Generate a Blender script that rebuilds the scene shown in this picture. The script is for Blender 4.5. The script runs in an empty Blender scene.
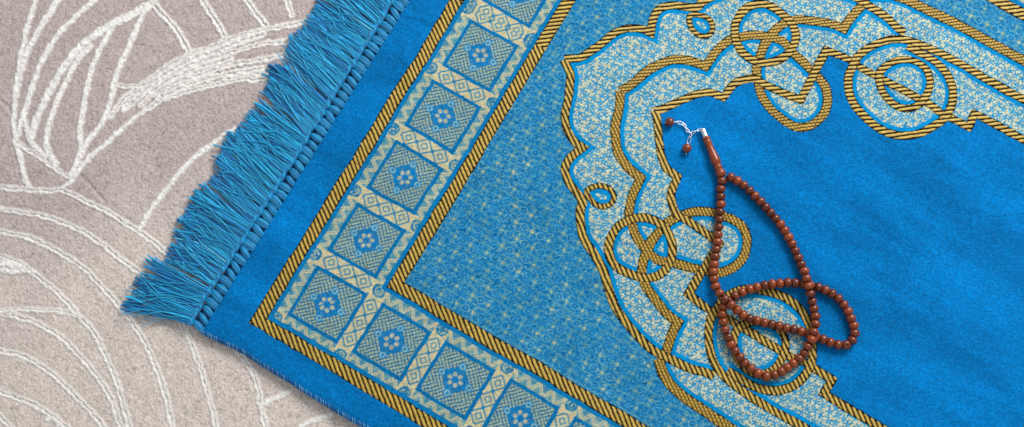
import bpy, math, random
import numpy as np
from mathutils import Matrix, Vector

random.seed(7)
rng = np.random.default_rng(11)
U = 0.00085                      # metres per pattern unit
F = 1400.0                       # focal length in pixels of a 1024-wide frame
TX, TY, TH = -0.01926, 0.17927, 0.52967
D = 1400.0                       # camera distance to the rug plane, in units

scene = bpy.context.scene
col = scene.collection

# ------------------------------------------------------------------ camera frame
nrm = np.array([math.sin(TX), math.sin(TY), 0.0]); nrm[2] = math.sqrt(1 - nrm[0]**2 - nrm[1]**2)
e1 = np.array([1.0, 0, 0]) - nrm * nrm[0]; e1 /= np.linalg.norm(e1)
e2 = np.cross(nrm, e1)
VX = np.array([math.cos(TH), math.sin(TH)])        # rug long axis (y down)
UX = np.array([VX[1], -VX[0]])                     # rug short axis
S0, T0 = -275.4, 3.4                               # outer gold corner

def plane(p, z=0.0):
    """photo point -> plane point (x right, y down), units, on height z (units)"""
    p = np.atleast_2d(np.array(p, float))
    X = (p[:, 0] - 512) / F; Y = (p[:, 1] - 213.5) / F
    d = (D - z) / (nrm[0]*X + nrm[1]*Y + nrm[2])
    Q = np.stack([X*d, Y*d, d], 1)
    return np.stack([Q @ e1, Q @ e2], 1)

def rug(p):
    q = plane(p)
    return np.stack([q @ VX - S0, q @ UX - T0], 1)

AX = 396.8                       # mirror axis of the pattern in T

def fold(p):
    q = rug(p)
    q[:, 1] = AX - np.abs(q[:, 1] - AX)
    return q

def st2w(S, T, z):
    """rug coords (units) -> world metres"""
    S = np.asarray(S, float); T = np.asarray(T, float)
    x = (S + S0) * VX[0] + (T + T0) * UX[0]
    y = (S + S0) * VX[1] + (T + T0) * UX[1]
    return np.stack([x * U, -y * U, np.broadcast_to(z, x.shape) * U], -1)

# ------------------------------------------------------------------ noise helpers
def vnoise(x, y, s, seed=0):
    x = np.asarray(x) / s; y = np.asarray(y) / s
    xi = np.floor(x).astype(np.int64); yi = np.floor(y).astype(np.int64)
    fx = x - xi; fy = y - yi
    fx = fx*fx*(3-2*fx); fy = fy*fy*(3-2*fy)
    def h(a, b):
        n = (a * 374761393 + b * 668265263 + seed * 974634777) & 0xffffffff
        n = ((n ^ (n >> 13)) * 1274126177) & 0xffffffff
        return ((n ^ (n >> 16)) & 0xffff) / 65535.0
    return (h(xi, yi)*(1-fx) + h(xi+1, yi)*fx)*(1-fy) + (h(xi, yi+1)*(1-fx) + h(xi+1, yi+1)*fx)*fy

def ss(a, b, x):
    t = np.clip((x - a) / (b - a), 0, 1)
    return t*t*(3-2*t)

def lin(r, g, b):
    f = lambda c: (c/255/12.92) if c/255 <= 0.04045 else ((c/255+0.055)/1.055)**2.4
    return np.array([f(r), f(g), f(b)])

def spline(pts, corners=(), closed=False, step=1.2):
    """Catmull-Rom through pts; corner indices stay sharp"""
    pts = np.array(pts, float); n = len(pts); out = []; cm = []
    segs = n if closed else n-1
    for i in range(segs):
        p1 = pts[i]; p2 = pts[(i+1) % n]
        p0 = pts[i-1] if (closed or i > 0) and i not in corners else 2*p1-p2
        p3 = pts[(i+2) % n] if (closed or i+2 < n) and (i+1) % n not in corners else 2*p2-p1
        k = max(1, int(np.linalg.norm(p2-p1)/step))
        for j in range(k):
            t = j/k
            out.append(0.5*((2*p1)+(p2-p0)*t+(2*p0-5*p1+4*p2-p3)*t*t+(3*p1-p0-3*p2+p3)*t**3))
            cm.append(j == 0 and i in corners)
    if not closed: out.append(pts[-1]); cm.append(False)
    return np.array(out)

def offsets(c, closed, w):
    """mitred offset directions per vertex"""
    n = len(c)
    d = np.diff(np.vstack([c, c[:1]]) if closed else c, axis=0)
    d /= np.linalg.norm(d, axis=1)[:, None] + 1e-9
    if closed: din = np.roll(d, 1, axis=0); dout = d
    else:
        din = np.vstack([d[:1], d]); dout = np.vstack([d, d[-1:]])
    t = din + dout; t /= np.linalg.norm(t, axis=1)[:, None] + 1e-9
    nn = np.stack([-t[:, 1], t[:, 0]], 1)
    n0 = np.stack([-din[:, 1], din[:, 0]], 1)
    m = 1/np.clip((nn*n0).sum(1), 0.36, 1)
    return nn * m[:, None]

# ------------------------------------------------------------------ traced bands (photo points)
# each: points, corner indices, closed
apexO = [(563.8,61.3)]
outer_up = [(563.8,61.3),(579.5,58.4),(591.3,51.5),(603.1,42.6),(615,32.8),(628.7,27.9),(642.5,28.9),(650.6,32.5),
            (652.8,19.7),(657.7,10.8),(665.6,5.9),(675.4,4.9),(687.2,7.5)]
outer_lo = [(581.3,200),(580,210),(580.2,221),(582.2,233),(587,243.5),(593.8,253),(599.3,262.5),(604.8,274),(608.7,289.7),(616.6,309.4),(629.4,327),(645,342.8),
            (654,350.7),(665,356.3),(677.4,361.7),(691.2,368.1),(704,371.5),(713.8,375.5)]
mid = [(619,93),(632,84.5),(640,77.7),(648.9,69.9),(659.7,64),(671.5,59.8),(685.3,59.8),(697,63.0),(705.6,66.5),(715.8,52.2),(724.6,44.3),
       (731.8,39.4),(741.6,37),(751.5,35),(761.3,35.4),(773.1,37.4),(783,41.7),(790.9,50.2),(798.7,58),(808.6,67),
       (818.7,77.7),(824.4,86.6),(827,96.4),(826.6,107.2),(821.7,117),(812.8,125),(801,127.9),(789.2,124),(779.4,116.1),(769.5,107.2),(761.7,95.4),
       (757.7,81.7),(756.4,69.8),(758.4,60),(761.8,50.2),(766.3,41.3),(772.6,32.5),(780,25.6),(787.9,20.6),(798.7,18.7),(808.6,19.7),(820,21.6),
       (830.8,23.6),(843.8,28.5),(849.5,18.7),(857.4,9.8),(864,2.5)]
mid_far_lo = [(658.7,358.7),(663.6,373),(671.5,385.0),(683.3,396.2),(699,407.5),(714.8,418.8),(729,427.5)]
mid_far_up = [(946.1,17.5),(983.7,38.8),(1023.3,60.2)]
inner = [(654.4,112.4),(669,106.2),(682.8,99.8),(696.6,94.5),(710,92.5),(723.4,97.5),(733.9,84.6),(744,79.5),(754.8,78.6),(765.6,84.6),
         (777.4,89.5),(788,94.4),(801,99.6),(806.9,87.6),(812.8,75.7),(818.7,63.9),(826.2,50),(837.7,54.1),(849.5,59.6),
         (859.4,66.5),(871.2,73.8),(883,79.9),(893.1,85.6),(905,92),(918.7,99.5),(930.5,105.5),(939.7,113.1),(949.6,118),
         (961.4,123.6),(968.3,127),(975.2,113.8),(987,119.4),(1002.7,128.3),(1016.5,136.5),(1024,140.7)]
def c2(X, Y): return (840+X/3.285, 20+Y/3.285)
def c1(X, Y): return (720+X/3.285, Y/3.285)
ringbig = [c2(*p) for p in [(58,128),(36,160),(26,195),(28,235),(45,280),(80,320),(130,358),(190,380),(250,378),(305,352),(345,320),
                            (368,270),(366,215),(342,168),(300,128),(258,104),(222,84)]]
ringtop = [c2(*p) for p in [(46,140),(60,118),(85,95),(125,74),(175,63),(225,66),(275,82),(340,114),(427,162)]]+[(983.7,77.7),(1008.8,91.6),(1023.3,99.5)]
ringsmall = [c2(*p) for p in [(126,180),(150,150),(195,132),(245,136),(280,162),(294,205),(282,250),(248,286),(205,292),(162,268),(134,230)]]
circle = [c1(*p) for p in [(50,108),(53,72),(73,38),(106,14),(150,12),(195,37),(230,68),(247,108),(240,150),(213,183),(170,203),(125,203),(83,180),(58,145)]]
drop = [(690.2,15.5),(690.8,26.8),(698.2,34.6),(707.3,35.2),(712.6,28.6),(709.4,19.4),(701,14.6)]
cusp = [(565.5,104),(563.2,119.7),(567.2,133.5),(573,142)]

def ext(q, n=900.0):
    """prolong a band along the rug's long axis, off the frame"""
    e = q[-1]; return np.vstack([q, [e[0]+14, e[1]], [e[0]+28, e[1]], [e[0]+n, e[1]]])

BANDS = []   # (half-space centreline, closed, half width, kind, margin side)
def band(pts, corners, closed, hw, kind, margin=0, flip=False, raw=False):
    q = pts if raw else fold(pts)
    if len(q) > 3 and q[-1][0]-q[-2][0] > 400: corners = tuple(corners)+(len(q)-3, len(q)-2)
    BANDS.append((q, spline(q, corners, closed), closed, hw, kind, margin, flip))

fo = fold(outer_up); fl = fold(outer_lo)
fo[0, 1] = AX
m_up = fold(outer_up[:]); m_up[0,1] = AX
# outer arch: apex ... upper cusp ... joined on to the lower trace of the same half
outer_half = np.vstack([m_up[:-1], fl])
i_cusp = 7
mfar = np.vstack([fold(mid_far_lo), fold(mid_far_up)])
mfar = mfar[np.argsort(mfar[:,0])]
keep = [0]
for i in range(1, len(mfar)):
    if mfar[i,0]-mfar[keep[-1],0] > 6: keep.append(i)
mfar = mfar[keep]
midq = fold(mid); midq[0,1] = AX
innq = fold(inner); innq[0,1] = AX

def strip_paint_order():
    band(ext(mfar), (), False, 5.6, 'weave', -1, raw=True)
    band(midq, (0, 8, len(mid)-4), False, 5.0, 'weave', -1, raw=True)
    band(ext(innq), (0, 5, 12, 16, 29, 30), False, 4.5, 'stripe', 0, raw=True)
    band(outer_half, (0, i_cusp), False, 4.7, 'stripe', -1, raw=True)
    band(drop, (), True, 3.2, 'stripe', 2)
    band(circle, (), True, 4.6, 'stripe', 2)
    band(ringbig, (), False, 4.7, 'stripe', 2)
    band(ringsmall, (), True, 4.2, 'stripe', 2)
    band(ext(fold(ringtop)), (), False, 4.6, 'stripe', -1, raw=True)
strip_paint_order()

# ------------------------------------------------------------------ rug grid
PITCH = 0.7
SE = float(rug([(250,253)])[0, 0])            # velour edge on the fringe side
TE = -31.0                                    # lower long edge
Sfine = np.arange(SE, 905, PITCH)
Sgrid = np.concatenate([Sfine, np.arange(Sfine[-1]+4, 1500, 6.0)])
nh = int((AX - TE)/PITCH)
Thalf = AX - np.arange(nh+1)*PITCH            # AX .. TE
upper_all = 2*AX - Thalf
up_idx = [j for j in range(1, nh+1) if upper_all[j] < 728 or (j % 7 == 0) or j == nh]
print('rug grid', len(Sgrid), len(Thalf), len(up_idx), 'SE', SE, 'P(349,427)', rug([(191,324.5),(244,362.5),(349,427)]))

SS, TT = np.meshgrid(Sgrid, Thalf, indexing='ij')
# wobble of the weave: nothing in a woven rug is ruler straight
wob = (vnoise(SS, TT, 40, 3)-.5)*1.8+(vnoise(SS, TT, 12, 7)-.5)*.9
SW = SS + wob; TW = TT + (vnoise(SS, TT, 45, 4)-.5)*1.8+(vnoise(SS, TT, 13, 8)-.5)*.9
hf = vnoise(SS, TT, 1.1, 5); hf2 = vnoise(SS, TT, 2.3, 6)

VEL = lin(0, 113, 182); BLUE = lin(0, 134, 196); LBLUE = lin(36, 142, 196)
TAN = lin(198, 188, 160); PALE = lin(150, 190, 184); TEAL = lin(28, 84, 108)
GOLD = lin(190, 153, 50); GOLDH = lin(222, 196, 104); DARK = lin(16, 14, 18)

N = SS.shape
COL = np.empty(N + (3,)); COL[:] = VEL
H = np.zeros(N); GM = np.zeros(N); PM = np.ones(N)      # height, gold mask, pile mask
def put(mask, c, a=None):
    if a is None: COL[mask] = c
    else:
        al = a[mask][:, None]; COL[mask] = COL[mask]*(1-al) + c*al
def blend(w, c):
    COL[:] = COL*(1-w[..., None]) + c*w[..., None]

def inpoly(q, X, Y, win=None):
    """even-odd rule"""
    r = np.zeros(X.shape, bool)
    x0, y0 = q[-1]
    for x1, y1 in q:
        if y0 != y1:
            c = ((y1 > Y) != (y0 > Y))
            r ^= c & (X < (x0-x1)*(Y-y1)/(y0-y1)+x1)
        x0, y0 = x1, y1
    return r

# regions --------------------------------------------------------------
L1, L2 = 13.4, 100.0; L3 = L2+13.4
edge = np.minimum(SW, TW)                      # distance in from the outer gold edge
inside = edge > L3
strip = (edge > L1) & (edge < L2)
# outer outline of the arch pattern: outer band then the far woven band
cO = outer_half
arch_o = np.vstack([spline(cO[:25], (0, i_cusp)), mfar[1:], [[1700, mfar[-1,1]], [1700, AX+2], [cO[0,0], AX+2]]])
arch_i = np.vstack([spline(innq, (0,5,12,16,29,30)), [[1700, innq[-1,1]], [1700, AX+2], [innq[0,0], AX+2]]])
uloop = spline(midq[14:34], (), True)
rbq = spline(fold(ringbig), (), True)
in_arch = inpoly(arch_o, SW, TW)
in_vel = inpoly(arch_i, SW, TW)
in_loops = inpoly(uloop, SW, TW) | inpoly(rbq, SW, TW)
floral = inside & in_arch & (~in_vel | in_loops)
fieldA = inside & ~in_arch

def mix3(a, m, b, t):
    t = np.clip(t, 0, 1)[..., None]
    return np.where(t < .5, a*(1-2*t)+m*2*t, m*(2-2*t)+b*(2*t-1))
# floral filling: stars on a jittered lattice ----------------------------
def lattice(X, Y, cell, jit, seed):
    ci = np.floor(X/cell); cj = np.floor(Y/cell)
    best = np.full(X.shape, 1e9); bx = np.zeros(X.shape); by = np.zeros(X.shape)
    for a in (-1, 0, 1):
        for b in (-1, 0, 1):
            i = ci+a; j = cj+b
            px = (i+.5+jit*(vnoise(i*7.31+.5, j*5.17+.5, 1.0, seed)-.5) + .5*(j % 2))*cell
            py = (j+.5+jit*(vnoise(i*3.71+.5, j*9.13+.5, 1.0, seed+1)-.5))*cell
            d = (X-px)**2+(Y-py)**2
            m = d < best
            best[m] = d[m]; bx[m] = (X-px)[m]; by[m] = (Y-py)[m]
    return np.sqrt(best), np.arctan2(by, bx)

fr, fa = lattice(SW, TW, 7.6, 0.6, 21)
star = 3.6*(0.74+0.36*np.cos(5*fa+vnoise(SS, TT, 7, 22)*5))+(hf2-.5)*1.2
k = (1-ss(star-.5, star+.5, fr))
fr2, fa2 = lattice(SW+3.1, TW+2.2, 4.3, 0.9, 25)
k2 = (1-ss(.9, 1.5, fr2))*(fr > 3.5)
cellb = np.clip(k + .75*k2 + .14, 0, 1)*(0.85+.25*hf).clip(0,1)
dot = (1-ss(.4, .9, fr))*(hf2 > .4)
rimk = np.exp(-((fr-star)/.55)**2)*.22
bcol = lin(0,128,192)*(1-hf2[..., None]) + lin(48,164,208)*hf2[..., None]
fc = mix3(lin(222,212,172), lin(92,170,186), bcol, cellb)
fc = fc*(1-rimk[..., None]) + TEAL*rimk[..., None]
fc = fc*(1-.6*dot[..., None]) + TAN*.6*dot[..., None]
fc *= (0.78+.28*hf[..., None])
COL[floral] = fc[floral]; PM[floral] = 0.15; H[floral] = -0.4+.3*hf[floral]-.4*k[floral]

# spandrel field: small rings and sprigs --------------------------------
def tile(X, P): return (X/P-np.floor(X/P)-.5)*P
P1 = 18.8
x1 = tile(SW, P1); y1 = tile(TW, P1*.5+5.0); row = np.floor(TW/(P1*.5+5.0))
x1 = tile(SW+row*P1*.5, P1)
r1 = np.hypot(x1, y1)
ring = np.exp(-((r1-3.7)/.75)**2); cdot = np.exp(-(r1/1.0)**2)
x2 = tile(SW+row*P1*.5+P1*.5, P1); r2 = np.hypot(x2, y1); a2 = np.arctan2(y1, x2)
pet = np.exp(-((r2-2.9-.9*np.cos(4*a2))/.7)**2)
vine = np.exp(-((tile(SW+TW*1.3, 6.27)+.7*np.sin(SW*.67))/.6)**2) + np.exp(-((tile(SW-TW*1.3, 6.27)+.7*np.cos(SW*.67))/.6)**2)
vine = np.clip(vine, 0, 1)*(.45+.5*hf2)*(r1 > 5.4)*(r2 > 5.0)
blot = ss(.25, .8, vnoise(SS, TT, 17, 12)*.6+vnoise(SS, TT, 38, 14)*.4)
lat = np.exp(-((np.abs(tile(TW, P1*.5+5.0))-7.0)/.6)**2)*(hf2 > .3)
KHA = lin(196, 198, 146); FB = lin(0, 126, 196)
fld = .88*np.clip(.72*ring + .8*cdot + .7*pet + .60*vine + .45*lat, 0, 1)*(.62+.42*blot)
fb = mix3(FB, lin(52, 154, 204), lin(172, 210, 196), fld*1.12)
tn = np.clip(np.exp(-(r2/2.2)**2) + .55*np.exp(-((r2-5.0)/.7)**2)*(np.cos(4*a2) > 0) + .35*cdot, 0, 1)*(.75+.4*blot)*(.7+hf*.35)
tn = np.clip(tn + .14*(hf > .6) + .42*lat*(1-fld) + .30*vine*(hf2 > .5), 0, 1)
fb = np.where(tn[..., None] < .5, fb*(1-2*tn[..., None]) + lin(96, 166, 180)*2*tn[..., None], lin(96, 166, 180)*(2-2*tn[..., None]) + lin(206, 200, 152)*(2*tn[..., None]-1))
dk = (hf2 < .18)*(hf < .5)
fb = fb*(1-.35*dk[..., None]) + TEAL*.5*.35*dk[..., None]
fb *= (0.74+.36*hf[..., None])
fb *= .84; COL[fieldA] = fb[fieldA]; PM[fieldA] = .15; H[fieldA] = -0.4+.35*fld[fieldA]

# medallion border ------------------------------------------------------
# symmetric about the corner diagonal: 'a' along the strip, 'c' across it
a_ = np.where(SW < TW, TW, SW); c_ = np.minimum(SW, TW)
lft = SW < TW
PQ = np.where(lft, 75.3, 74.6); a0 = np.where(lft, 55.4, 58.0)
ai = np.round((a_-a0)/PQ); al = a_-a0-ai*PQ; cl = c_-np.where(lft, 57.6, 55.4)
mx = np.maximum(np.abs(al), np.abs(cl))
# ground of the strip: tan with blue chevrons and lozenges
zz = np.abs(tile(al, 14.6))*.644
u1 = np.abs(cl)-34.6
chev = np.exp(-((u1*1.0 - (zz*2.3-5.4))/1.6)**2) + .8*np.exp(-((np.abs(u1*1.0 - (zz*2.3-5.4))-3.4)/.55)**2) + .9*np.exp(-((np.hypot(tile(al, 14.6), u1-3.5)-1.2)/.7)**2)
xg = al - np.sign(al)*PQ*.5; yg = cl
cr = np.exp(-((np.abs(tile(yg, 18.6))-np.abs(xg)*1.05)/1.1)**2)
loz = np.abs(np.abs(tile(yg+9.3, 18.6))+np.abs(xg)-3.6)
lozc = np.exp(-((np.abs(xg)+np.abs(tile(yg+9.3, 18.6)))/3.0)**4)
side = (np.abs(cl) > 27.5)
corner_gap = side & (np.abs(xg) < 10)
pat = np.where(side & (np.abs(al) < 29), chev, np.clip(cr+.9*np.exp(-(loz/1.0)**2)+.9*np.exp(-((np.abs(xg)+np.abs(tile(yg, 18.6)))/1.9)**2), 0, 1)*(np.abs(xg) < 9))
gx = np.abs(xg); gy = np.abs(np.abs(cl)-37)
knot = np.exp(-((np.hypot(gx, gy)-5.4)/.9)**2)+np.exp(-((gx+gy-2.6)/.9)**2)
pat = np.where(corner_gap, np.clip(knot*.7+.5*(hf2 > .55)*(np.hypot(gx, gy) < 7), 0, 1), pat)
pat = np.clip(pat, 0, 1)
pat = pat*(.7+.5*hf).clip(0, 1)
tri = side & (np.abs(al) < 29) & ((u1 - (zz*2.3-5.4)) > 3.2)
tri2 = side & (np.abs(al) < 29) & ((u1 - (zz*2.3-5.4)) < -3.6)
oct_ = corner_gap & (np.hypot(gx, gy) < 7.2)
fillb = (tri | tri2)*(.34+.42*hf2) + oct_*.2
pat = np.clip(np.where(side & (np.abs(al) < 29), .35*pat, pat) + fillb, 0, 1)
bc = mix3(lin(220,208,160), lin(112,170,174), lin(14,116,174), pat)
fine = ((tile(SW+TW, 2.9) > .1) & (hf > .25))*.34
bc = bc*(1-fine[..., None]) + lin(20,104,150)*fine[..., None]
# square
sq = mx < 29.2
q1 = tile(al+cl+(hf2-.5)*.8, 4.7); q2 = tile(al-cl+(hf2-.5)*.8, 4.7)
zb1 = np.abs(tile(cl, 18.8)) < 4.7
mesh_l = np.clip(np.exp(-(q1/.75)**2)*np.where(zb1, 1, .35) + np.exp(-(q2/.75)**2)*np.where(zb1, .35, 1), 0, 1)
cd_ = np.exp(-((q1**2+q2**2)/.9)); mesh_l = np.clip(mesh_l*1.1 + .5*(hf > .66), 0, 1)
sc = lin(158,186,158)*(1-mesh_l[..., None]) + lin(0,104,160)*mesh_l[..., None]
tb = np.exp(-(((np.abs(q1)-2.35)**2+(np.abs(q2)-2.35)**2)/1.1))
sc = sc*(1-.6*tb[..., None]) + lin(200,196,164)*.6*tb[..., None]
dkk = np.exp(-(q1/.8)**2-(q2/.8)**2)
sc = sc*(1-.5*dkk[..., None]) + TEAL*.5*dkk[..., None]
rr = np.hypot(al, cl); ra = np.arctan2(cl, al)
blob = 14.2+2.3*np.cos(4*ra)+1.0*np.cos(8*ra)
wb = 1-ss(blob-.5, blob+.5, rr)
wb = wb*(.80+.2*(hf > .4)); sc = sc*(1-wb[..., None]) + lin(4,122,186)*wb[..., None]
pt = .85*(1-ss(1.6, 3.0, np.hypot(rr-5.9, (np.mod(ra+math.pi/6, math.pi/3)-math.pi/6)*rr*1.1)))
sc = sc*(1-pt[..., None]) + lin(190,194,160)*pt[..., None]
for (dx, dy) in ((15.4, 0), (-15.4, 0), (0, 15.4), (0, -15.4)):
    rd = np.hypot(al-dx, cl-dy)
    w = 1-ss(3.6, 4.4, rd); sc = sc*(1-w[..., None]) + BLUE*w[..., None]
    w = np.exp(-((rd-2.3)/.7)**2); sc = sc*(1-w[..., None]) + PALE*w[..., None]
bc[sq] = sc[sq]
fr_ = (mx > 25.4) & (mx < 29.2)
bc[fr_] = lin(6,116,176)
lineb = ((c_ > L1) & (c_ < L1+4.4)) | ((c_ > L2-4.4) & (c_ < L2))
bc[lineb] = lin(6,124,186)
bc *= (.70+.36*hf[..., None])
COL[strip] = bc[strip]; PM[strip] = .15; H[strip] = -.4+.3*hf[strip]-.25*pat[strip]

# stripes ---------------------------------------------------------------
sa = math.radians(37)
def phase(flip=1.0):
    return SW*math.sin(sa)+TW*math.cos(sa)*flip, SW*math.cos(sa)-TW*math.sin(sa)*flip
PA, PB = phase()
ga, gb = phase(-1.0)
jit1 = (hf2-.5)*.55
def stripes(A, B, per=4.25, thick=.58):
    p = (A+jit1)/per; f = p-np.floor(p)
    w = ss(0, .18, f)*(1-ss(thick-.04, thick+.16, f))
    shine = np.exp(-((f-thick*.5)/.17)**2)*.7*(.35+.65*(np.mod(B/2.4+np.floor(p)*.37, 1) > .25))  # highlight along the middle of each gold thread, painted into its colour
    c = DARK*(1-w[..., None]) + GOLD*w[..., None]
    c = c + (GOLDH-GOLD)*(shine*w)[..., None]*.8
    return c*(.84+.3*hf[..., None]), w
def weave(A, B):
    per = 3.3; p = (A+jit1*.6)/per; f = p-np.floor(p); r_ = np.floor(p)
    g = (B+jit1)/3.6+r_*.5; g = g-np.floor(g)
    w = ss(0, .18, f)*(1-ss(.66, .86, f))*(1-.75*ss(.72, .88, g))
    c = DARK*1.6*(1-w[..., None]) + GOLD*w[..., None]*1.0
    return c*(.84+.3*hf[..., None]), w
SC, SWt = stripes(PA, PB); WC, WW = weave(PA, PB); FC, FW = stripes(ga, gb)

def paint_band(ac, hw, m, kind, flip=False):
    """ac: signed across distance (same shape), m: mask of the covered cells"""
    jag = (hf-.5)*1.2
    c, w = (WC, WW) if kind == 'weave' else ((FC, FW) if flip else (SC, SWt))
    e = ss(hw-1.5, hw-.6, np.abs(ac)+jag*1.5+(1-w)*.8-.25)
    cc = c*(1-e[..., None]) + DARK*e[..., None]
    COL[m] = cc[m]; GM[m] = (w*(1-e))[m]; PM[m] = 0; H[m] = (-.05+.28*w*(1-e))[m]

# straight gold borders
for (lo) in (0.0, L2):
    m = (edge > lo) & (edge < lo+13.4)
    paint_band(edge-lo-6.7, 6.7, m, 'stripe')

# arches and loops
def raster(q, closed, hw, kind, margin, flip):
    off = offsets(q, closed, hw)
    n = len(q); segs = n if closed else n-1
    ext_m = 4.0
    AC = np.full(N, np.nan)
    MG = np.zeros(N, bool)
    cen = q.mean(0)
    for i in range(segs):
        a, b = q[i], q[(i+1) % n]; oa, ob = off[i], off[(i+1) % n]
        rmax = max(np.linalg.norm(oa), np.linalg.norm(ob))*hw + ext_m + 1
        s0 = np.searchsorted(Sgrid, min(a[0], b[0])-rmax); s1 = np.searchsorted(Sgrid, max(a[0], b[0])+rmax)
        j0 = max(0, int((AX-max(a[1], b[1])-rmax)/PITCH)); j1 = min(nh+1, int((AX-min(a[1], b[1])+rmax)/PITCH)+2)
        if s1 <= s0 or j1 <= j0: continue
        X = SW[s0:s1, j0:j1]; Y = TW[s0:s1, j0:j1]
        d = b-a; L = np.linalg.norm(d)+1e-9; d = d/L; nn = np.array([-d[1], d[0]])
        ac = (X-a[0])*nn[0]+(Y-a[1])*nn[1]; alg = (X-a[0])*d[0]+(Y-a[1])*d[1]
        # mitre limits on this segment at given across distance
        la = ac*(oa@d)/max(1e-6, oa@nn); lb = L+ac*(ob@d)/max(1e-6, ob@nn)
        ok = (alg >= la-.25) & (alg <= lb+.25)
        inb = ok & (np.abs(ac) <= hw)
        sub = AC[s0:s1, j0:j1]
        upd = inb & (np.isnan(sub) | (np.abs(ac) < np.abs(sub)))
        sub[upd] = ac[upd]
        if margin:
            if margin == 2:
                side_ = np.sign((cen-a)@nn)
            else: side_ = -margin
            mg = ok & (ac*side_ > hw*.9) & (ac*side_ < hw+ext_m)
            MG[s0:s1, j0:j1] |= mg
    return AC, MG

rast = [raster(q, cl_, hw, kd, mg, fl_) + (hw, kd, fl_) for (_, q, cl_, hw, kd, mg, fl_) in BANDS]
allgold = np.zeros(N, bool)
for AC, MG, hw, kd, fl_ in rast:
    m = MG & floral
    COL[m] = (BLUE*(.92+.16*hf[..., None]))[m]; PM[m] = .3; H[m] = -.45
for AC, MG, hw, kd, fl_ in rast:
    m = ~np.isnan(AC) & (edge > L3)
    paint_band(np.nan_to_num(AC), hw, m, kd, fl_)

# velour tone: sheen of the brushed pile, painted in as soft streaks
st = vnoise(SS*.35+TT*.2, TT*1.2, 26, 31)*.5+vnoise(SS, TT, 60, 33)*.5
COL *= (1+ (st-.5)*.16*PM)[..., None]
COL *= (1-.02*PM[..., None]*(PM[..., None] > .9))
COL *= (1+ ((hf-.5)*.30+(hf2-.5)*.22)*PM)[..., None]
strk = ss(.62, .9, vnoise(SS*.5+TT*.1, TT*1.0+SS*.1, 9, 35))*ss(.45, .75, vnoise(SS, TT, 48, 36))  # short dark streaks painted in for the shade of small creases
COL *= (1-.07*strk*PM)[..., None]
nap = vnoise(SS*.16+TT*.05, TT-SS*.06, 11, 37)*.6+vnoise(SS*.3, TT-SS*.05, 30, 38)*.7+vnoise(SS*.2, TT, 4, 39)*.3
COL *= (1+(nap-.8)*.42*PM)[..., None]
H += PM*(hf-.5)*.7 + PM*.35

CREASES = [(*rug([(372, 78), (420, 44)]), 3.5, 1.1), (*rug([(392, 10), (440, 24)]), 3.5, 1.2), (*rug([(350, 150), (378, 100)]), 5, .8),
           (*rug([(860, 190), (1010, 330)]), 11, .9), (*rug([(900, 300), (1030, 392)]), 12, .8), (*rug([(800, 150), (990, 215)]), 12, .7)]
# drape: gentle waves of the whole cloth
def drape(S, T):
    h = (vnoise(S, T, 170, 41)-.5)*6.5 + (vnoise(S*.8+T*.5, T*.6, 70, 42)-.5)*1.6
    # soft crease at the fringe end, where the cloth has been folded
    for (a, b, w, hgt, ln) in ((-8, 316, 5.5, 1.5, 42), (-22, 262, 7, .9, 60), (30, 402, 8, .8, 60)):
        dx = (S-a)*.75+(T-b)*.66; dy = -(S-a)*.66+(T-b)*.75
        h = h + hgt*np.exp(-(dx/w)**2-(dy/ln)**2)
    for (p, q, w, hgt) in CREASES:
        d = q-p; L_ = np.hypot(*d); d = d/L_
        al_ = (S-p[0])*d[0]+(T-p[1])*d[1]; ac_ = -(S-p[0])*d[1]+(T-p[1])*d[0]
        h = h + hgt*np.exp(-(ac_/w)**2)*ss(-8, 8, al_)*(1-ss(L_-8, L_+8, al_))
    return h*ss(0, 60, T-TE+20)*.8
CARPET_Z = -6.5

# -------------------------------------------------- unfold the half and build the mesh
def unfold(A):
    return np.concatenate([A[:, ::-1], A[:, up_idx]], axis=1)
Tfull = np.concatenate([Thalf[::-1], upper_all[up_idx]])
Cf = unfold(COL); Hf = unfold(H); Gf = unfold(GM); Pf = unfold(PM)
SF, TF = np.meshgrid(Sgrid, Tfull, indexing='ij')

def grid_mesh(name, X, co, cols, masks, skirt=None):
    a, b = X
    me = bpy.data.meshes.new(name)
    nv = a*b
    idx = np.arange(nv).reshape(a, b)
    f = np.stack([idx[:-1, :-1], idx[1:, :-1], idx[1:, 1:], idx[:-1, 1:]], -1).reshape(-1, 4)
    nf = len(f)
    me.vertices.add(nv); me.vertices.foreach_set('co', co.reshape(-1).astype(np.float32))
    me.loops.add(nf*4); me.loops.foreach_set('vertex_index', f.reshape(-1).astype(np.int32))
    me.polygons.add(nf); me.polygons.foreach_set('loop_start', (np.arange(nf)*4).astype(np.int32))
    me.polygons.foreach_set('loop_total', np.full(nf, 4, np.int32))
    me.polygons.foreach_set('use_smooth', np.ones(nf, bool))
    me.update(calc_edges=True)
    at = me.attributes.new('tone', 'FLOAT_COLOR', 'POINT')
    rgba = np.ones((nv, 4), np.float32); rgba[:, :3] = cols.reshape(-1, 3)
    at.data.foreach_set('color', rgba.reshape(-1))
    for k_, v_ in masks.items():
        at = me.attributes.new(k_, 'FLOAT', 'POINT'); at.data.foreach_set('value', v_.reshape(-1).astype(np.float32))
    return me

def mesh_obj(name, me, mat, parent=None):
    o = bpy.data.objects.new(name, me); col.objects.link(o)
    if mat: me.materials.append(mat)
    if parent: o.parent = parent
    return o

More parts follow.
